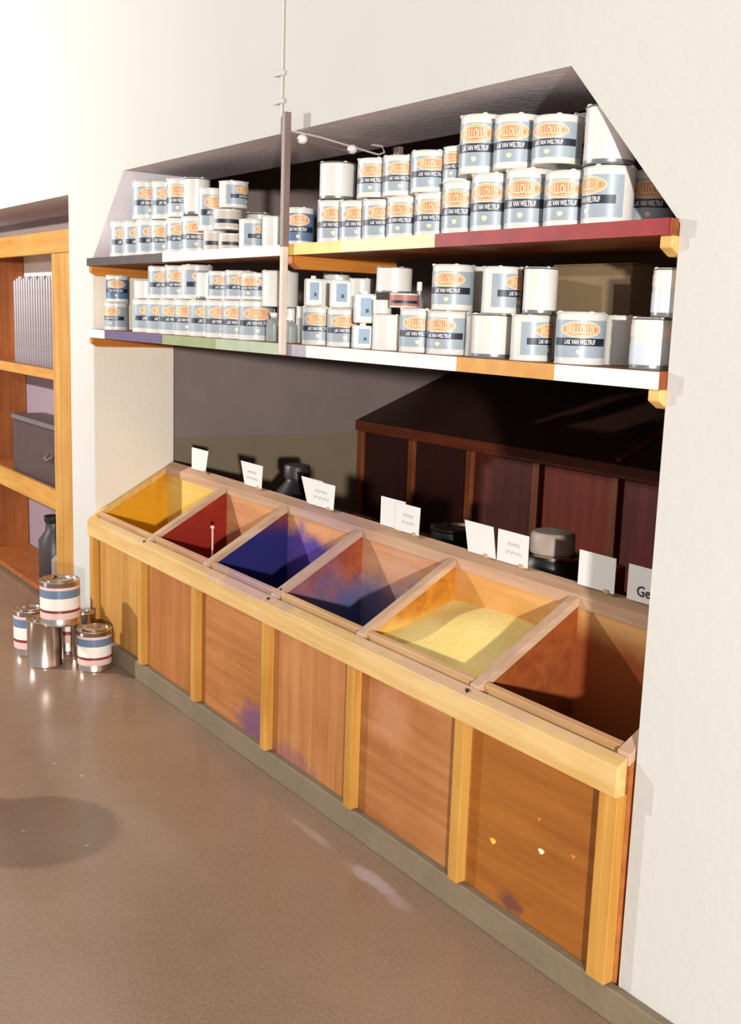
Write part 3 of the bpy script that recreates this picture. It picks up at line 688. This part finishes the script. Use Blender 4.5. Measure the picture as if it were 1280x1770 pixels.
bracket(XL+.001, XL+.036, 1.553, 'orange wooden batten on the left wall under the lower shelf')
bracket(XR-.036, XR-.001, 1.553, 'wooden batten on the right wall under the lower shelf', mat='pine')
bracket(-3.275, -3.225, 1.888, 'orange wooden bearer under the upper shelf at the upright post')
# upright post (slotted strip) with its wire bracket
post = thing('upright_post', 'thin upright post in front of the shelves, brown above and whitish below', 'post', (-3.25, 1.888, 1.556))
m_post_b = plain('brown_post', (126, 104, 98), .5, var=.12, scale=14); m_post_w = plain('whitish_post', (214, 196, 180), .5, var=.12, scale=14)
boxo('post_upper', (-.0115, .0115, -.012, .012, .36, .79), m_post_b, post, .002)
boxo('post_lower', (-.010, .010, -.011, .011, 0, .36), m_post_w, post, .002)
rp_ = thing('rear_post', 'brown post stub behind the tins at the rear of the upper shelf', 'post', (-3.24, 2.338, 1.9255))
boxo('post_strip', (-.018, .018, -.010, .010, 0.0, .36), m_post_b, rp_, .002)
wb = thing('wire_bracket', 'thin bent wire arm with two white knobs under the opening top', 'wire', (-3.25, 1.90, 2.27))
bm = bmesh.new(); tube(bm, [(0, 0, .02), (0, .12, .012), (0, .25, -.004), (0, .36, -.018), (.0, .385, -.008), (0, .375, .012), (0, .33, .012)], .0035, 6); link('wire_loop', bm, plain('pale_wire', (198, 186, 180), .4), wb)
bm = bmesh.new(); tube(bm, [(0, -.01, -.004), (0, .12, -.012), (0, .25, -.022)], .003, 6); link('wire_strand', bm, m_post_b, wb)
for y in (.05, .25):
    bm = bmesh.new(); ball(bm, (0, y, .0 - y*.05), .018, .9); link('knob', bm, M['white_lid'], wb, True)
# ---------------------------------------------------------------- counter in the rear room
tw = thing('panelled_counter', 'long dark red brown panelled counter in the dim room behind the bins', 'counter', (-2.0, 3.9, 0))
YT = 3.631
def twin_obj(nm, dims, mat): at(boxo(nm, dims, mat, tw, .002), tw)
m_dp = [wood('dark_panel_%d' % i, c, d, 2) for i, (c, d) in enumerate([((66, 30, 28), (50, 24, 24)), ((66, 28, 26), (52, 24, 22)), ((100, 40, 30), (74, 30, 24)), ((146, 56, 34), (118, 44, 28)), ((130, 50, 38), (96, 38, 30))])]  # panels toned darker towards the left, shade put into their colour
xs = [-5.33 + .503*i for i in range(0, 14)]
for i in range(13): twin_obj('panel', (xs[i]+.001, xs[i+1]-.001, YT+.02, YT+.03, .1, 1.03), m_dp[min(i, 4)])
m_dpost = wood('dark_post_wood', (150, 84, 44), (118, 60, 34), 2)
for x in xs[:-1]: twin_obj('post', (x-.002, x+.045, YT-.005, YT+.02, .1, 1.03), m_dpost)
twin_obj('top_rail', (-5.345, 1.25, YT-.015, YT+.03, 1.032, 1.092), M['dark_rail'])
at(priso('counter_top', [(YT+.03, 1.075), (4.35, 1.36), (4.35, 1.385), (YT+.0, 1.095)], 0, -5.345, 1.25, wood('dark_top_wood', (74, 44, 36), (56, 32, 26), 1), tw), tw)
for x in (xs[4], xs[7]): at(priso('top_batten', [(YT+.02, 1.10), (4.34, 1.386), (4.34, 1.398), (YT+.02, 1.112)], 0, x, x+.03, M['dark_rail'], tw), tw)
twin_obj('carcase_base', (-5.345, 1.25, YT+.03, 4.34, 0, .1), M['dark_wood'])
at(boxo('rear_board', (-5.345, 1.25, 4.34, 4.355, 0, 1.38), M['dark_wood'], tw), tw)
# bench behind the bins with the tins seen over the rear rail
bench = thing('rear_bench', 'dark wooden bench standing behind the bins', 'bench', (-3.0, 2.6, 0))
at(boxo('bench_top', (-4.75, -1.9, 2.42, 2.82, .76, .79), M['dark_wood'], bench, .002), bench)
for x in (-4.7, -1.95):
    for y in (2.45, 2.79): at(boxo('leg', (x-.02, x+.02, y-.02, y+.02, 0, .76), M['dark_wood'], bench), bench)
t = thing('open_tin', 'dark tin with shiny pale rim behind the rear rail, left of the centre cards', 'can', (-3.15, 2.60, .79))
bm = bmesh.new(); lathe(bm, [(0, 0), (.085, 0), (.087, .005), (.087, .115)], 24); link('tin_body', bm, M['dark'], t, True)
bm = bmesh.new(); lathe(bm, [(.087, .113), (.091, .118), (.091, .126), (.083, .128), (.078, .118), (0, .112)], 24); link('rim', bm, M['steel'], t, True)
t = thing('capped_jar', 'dark jar with large pale lid behind the pencilled card', 'jar', (-2.62, 2.60, .79))
bm = bmesh.new(); lathe(bm, [(0, 0), (.10, 0), (.102, .01), (.102, .10), (.085, .125), (.0, .125)], 24); link('jar_body', bm, M['dark'], t, True)
bm = bmesh.new(); lathe(bm, [(.09, .118), (.098, .122), (.098, .130), (.086, .134)], 24); link('collar', bm, M['steel'], t, True)
bm = bmesh.new(); lathe(bm, [(.07, .130), (.076, .134), (.076, .195), (.068, .205), (.0, .208)], 24); link('lid', bm, plain('stained_pale_lid', (176, 156, 140), .5, var=.3, scale=12), t, True)
t = thing('red_tin', 'small dull red tin in the shade behind the plain white card', 'can', (-2.38, 2.62, .79))
bm = bmesh.new(); lathe(bm, [(0, 0), (.055, 0), (.055, .13), (.05, .135), (0, .132)], 20); link('tin_body', bm, plain('dull_red', (120, 24, 20), .5), t, True)
# ---------------------------------------------------------------- pine shelf unit in the left alcove
un = thing('pine_shelf_unit', 'tall pine shelf unit standing in the alcove at the far left', 'shelf unit', (-6.4, 2.15, 0))
def U(nm, dims, mat): at(boxo(nm, dims, mat, un, .002), un)
m_gp = wood('golden_pine_upright', (196, 148, 76), (172, 120, 48), 2); m_gr = wood('golden_pine_rail', (196, 144, 66), (172, 118, 46), 0)
m_in = wood('inner_brown_pine', (168, 96, 44), (140, 76, 34), 2)
YA = 1.975
U('stile', (-5.86, -5.50, YA, YA+.03, 0, 1.97), m_gp); U('stile', (-7.75, -7.45, YA, YA+.03, 0, 1.97), m_gp)
U('top_rail', (-7.75, -5.50, YA, YA+.03, 1.972, 2.088), m_gr)
for z0, z1 in ((1.300, 1.355), (.578, .692)): U('front_rail', (-7.448, -5.862, YA+.001, YA+.029, z0, z1), m_gr)
U('side_panel', (-5.862, -5.845, YA+.031, 2.33, 0.0, 2.08), m_in); U('side_panel', (-7.5, -7.48, YA+.031, 2.33, 0.0, 2.08), m_in)
for z in (1.345, .665, .05): U('shelf_board', (-7.478, -5.864, YA+.031, 2.33, z-.03, z), m_in)
U('top_board', (-7.478, -5.864, YA+.031, 2.33, 2.04, 2.07), m_in)
U('back_panel', (-7.478, -5.864, 2.332, 2.345, 1.345, 2.04), plain('white_back', (236, 230, 220), .7))
U('back_panel', (-7.478, -5.864, 2.332, 2.345, .05, 1.315), plain('lilac_back', (150, 132, 142), .7))
m_tube = plain('grey_tube', (150, 138, 140), .35, metal=.5, var=.15, scale=20)
k = 0
for x in [-6.95+.047*i for i in range(18)]:
    bm = bmesh.new(); hh = .50+.012*((k*7) % 3); lathe(bm, [(0, 0), (.021, 0), (.021, hh), (.017, hh), (.017, hh-.02), (0, hh-.02)], 12)
    o = link('grey_tube', bm, m_tube, None, True); o.location = (x, 2.12, 1.345)
    tag(o, '%s upright grey tube from left in the row on the pine unit' % ORD[k], 'tube', 'grey tubes on the pine shelf unit'); k += 1
t = thing('dark_metal_box', 'dark brown metal box with bright latch on the middle shelf of the pine unit', 'box', (-6.35, 2.12, .665))
boxo('box_body', (-.42, .42, -.10, .10, 0, .34), plain('dark_brown_metal', (74, 52, 50), .5, var=.2), t, .008)
boxo('box_lid', (-.43, .43, -.105, .105, .342, .372), plain('grey_lid', (120, 108, 110), .4, metal=.4), t, .004)
bm = bmesh.new(); tube(bm, [(.26, -.103, .20), (.27, -.13, .18), (.32, -.13, .17), (.33, -.103, .19)], .007); link('handle', bm, M['steel'], t, True)
bm = bmesh.new(); lathe(bm, [(0, .372), (.05, .372), (.05, .42), (.03, .44), (0, .44)], 16, ctr=(.25, 0, 0)); link('knob', bm, M['dark'], t, True)
for x, hh, c in [(-6.10, .27, (150, 128, 116)), (-6.33, .38, (60, 50, 50))]:
    t = thing('stoneware_jar', ('pale' if c[0] > 100 else 'dark')+' jar on the bottom shelf of the pine unit', 'jar', (x, 2.12, .05))
    bm = bmesh.new(); lathe(bm, [(0, 0), (.08, 0), (.09, .02), (.09, hh*.7), (.05, hh*.85), (.045, hh), (0, hh)], 20); link('jar_body', bm, plain('jar_glaze', c, .4, var=.2), t, True)
    bm = bmesh.new(); lathe(bm, [(.05, hh-.01), (.055, hh), (.055, hh+.03), (0, hh+.032)], 16); link('lid', bm, M['dark'], t, True)
# ---------------------------------------------------------------- tins on the floor by the wall
def floor_tin(x, y, z, r, h, lab, name='steel_paint_can', banded=True, lever=True):
    t = thing(name, lab, 'can', (x, y, z), 0, 'steel tins on the floor')
    bm = bmesh.new(); lathe(bm, [(0, .003), (r*.97, .003), (r, 0), (r*1.02, .005), (r, .010), (r*.985, .012), (r*.985, h*.93), (r, h*.94), (r*1.02, h*.96), (r, h*.98), (r*.94, h*.98), (r*.92, h*.95), (0, h*.95)], 32)
    link('can_body', bm, M['steel'], t, True)
    bm = bmesh.new(); lathe(bm, [(r*.70, h*.95), (r*.70, h*.99), (r*.66, h), (r*.55, h*.995), (r*.5, h*.96), (0, h*.96)], 28); link('lid', bm, M['steel'], t, True)
    if banded:
        for (z0, z1, c, nm) in [(.80, .86, (228, 196, 190), 'pink_band'), (.62, .80, (104, 124, 148), 'blue_band'), (.36, .62, (236, 232, 220), 'white_band'), (.30, .36, (130, 50, 50), 'red_band'), (.16, .30, (224, 190, 180), 'pale_band')]:
            bm = bmesh.new(); lathe(bm, [(r*.992, h*z0), (r*.992, h*z1)], 32); link('label_band', bm, plain(nm, c, .35), t, True)['label'] = nm.replace('_', ' ')
    return t
floor_tin(-4.82, 1.80, 0, .082, .20, 'banded steel paint tin on the floor against the cabinet corner')
floor_tin(-4.99, 1.62, 0, .085, .232, 'tall plain steel tin on the floor below the stacked tin', 'steel_tin', False)
floor_tin(-4.87, 1.655, .232, .092, .215, 'banded steel paint tin stacked on top of the tall plain tin')
floor_tin(-5.20, 1.62, 0, .085, .232, 'banded steel tin on the floor at the left edge beneath the pine unit')
floor_tin(-5.03, 1.82, 0, .06, .232, 'narrow steel tin on the floor behind the banded tins', 'steel_tin', False)
floor_tin(-5.16, 1.79, 0, .062, .30, 'steel tin with pink label on the floor in front of the wall pillar', 'steel_tin', True)

# unseen stool, added at the left to throw the round shade on the floor
st_ = thing('added_shadow_stool', 'added unseen stool beyond the left edge, casting the round floor shadow', 'stool', (-4.02, .56, 0))
bm = bmesh.new(); lathe(bm, [(0, .47), (.19, .47), (.2, .48), (.2, .5), (.19, .508), (0, .508)], 32); link('seat', bm, M['pine'], st_, True)
for k in range(3):
    a = k*2.094+.4
    bm = bmesh.new(); tube(bm, [(.15*math.cos(a), .15*math.sin(a), .003), (.11*math.cos(a), .11*math.sin(a), .47)], .014); link('leg', bm, M['pine_v'], st_, True)

cbx = thing('carton', 'olive brown carton at the rear of the lower shelf near the right end', 'carton', (-2.16, 2.278, 1.593))
boxo('carton_body', (-.15, .15, -.06, .06, 0, .258), plain('olive_brown_card', (138, 114, 82), .8, var=.15), cbx, .003)
for sx in (-1, 1): boxo('flap', (-.146 if sx < 0 else .002, -.002 if sx < 0 else .146, -.056, .056, .2585, .262), plain('olive_brown_flap', (128, 104, 74), .8), cbx)
bt = thing('wide_necked_bottle', 'black wide necked bottle behind the wide pencilled card', 'bottle', (-4.35, 2.62, .79))
bm = bmesh.new(); lathe(bm, [(0, 0), (.125, 0), (.13, .01), (.13, .035), (.115, .062), (.056, .13), (.050, .148), (0, .148)], 28); link('bottle_body', bm, M['dark'], bt, True)
bm = bmesh.new(); lathe(bm, [(.052, .144), (.060, .148), (.062, .20), (.056, .21), (0, .213)], 24); link('stopper', bm, plain('ribbed_dark_stopper', (58, 44, 46), .4), bt, True)
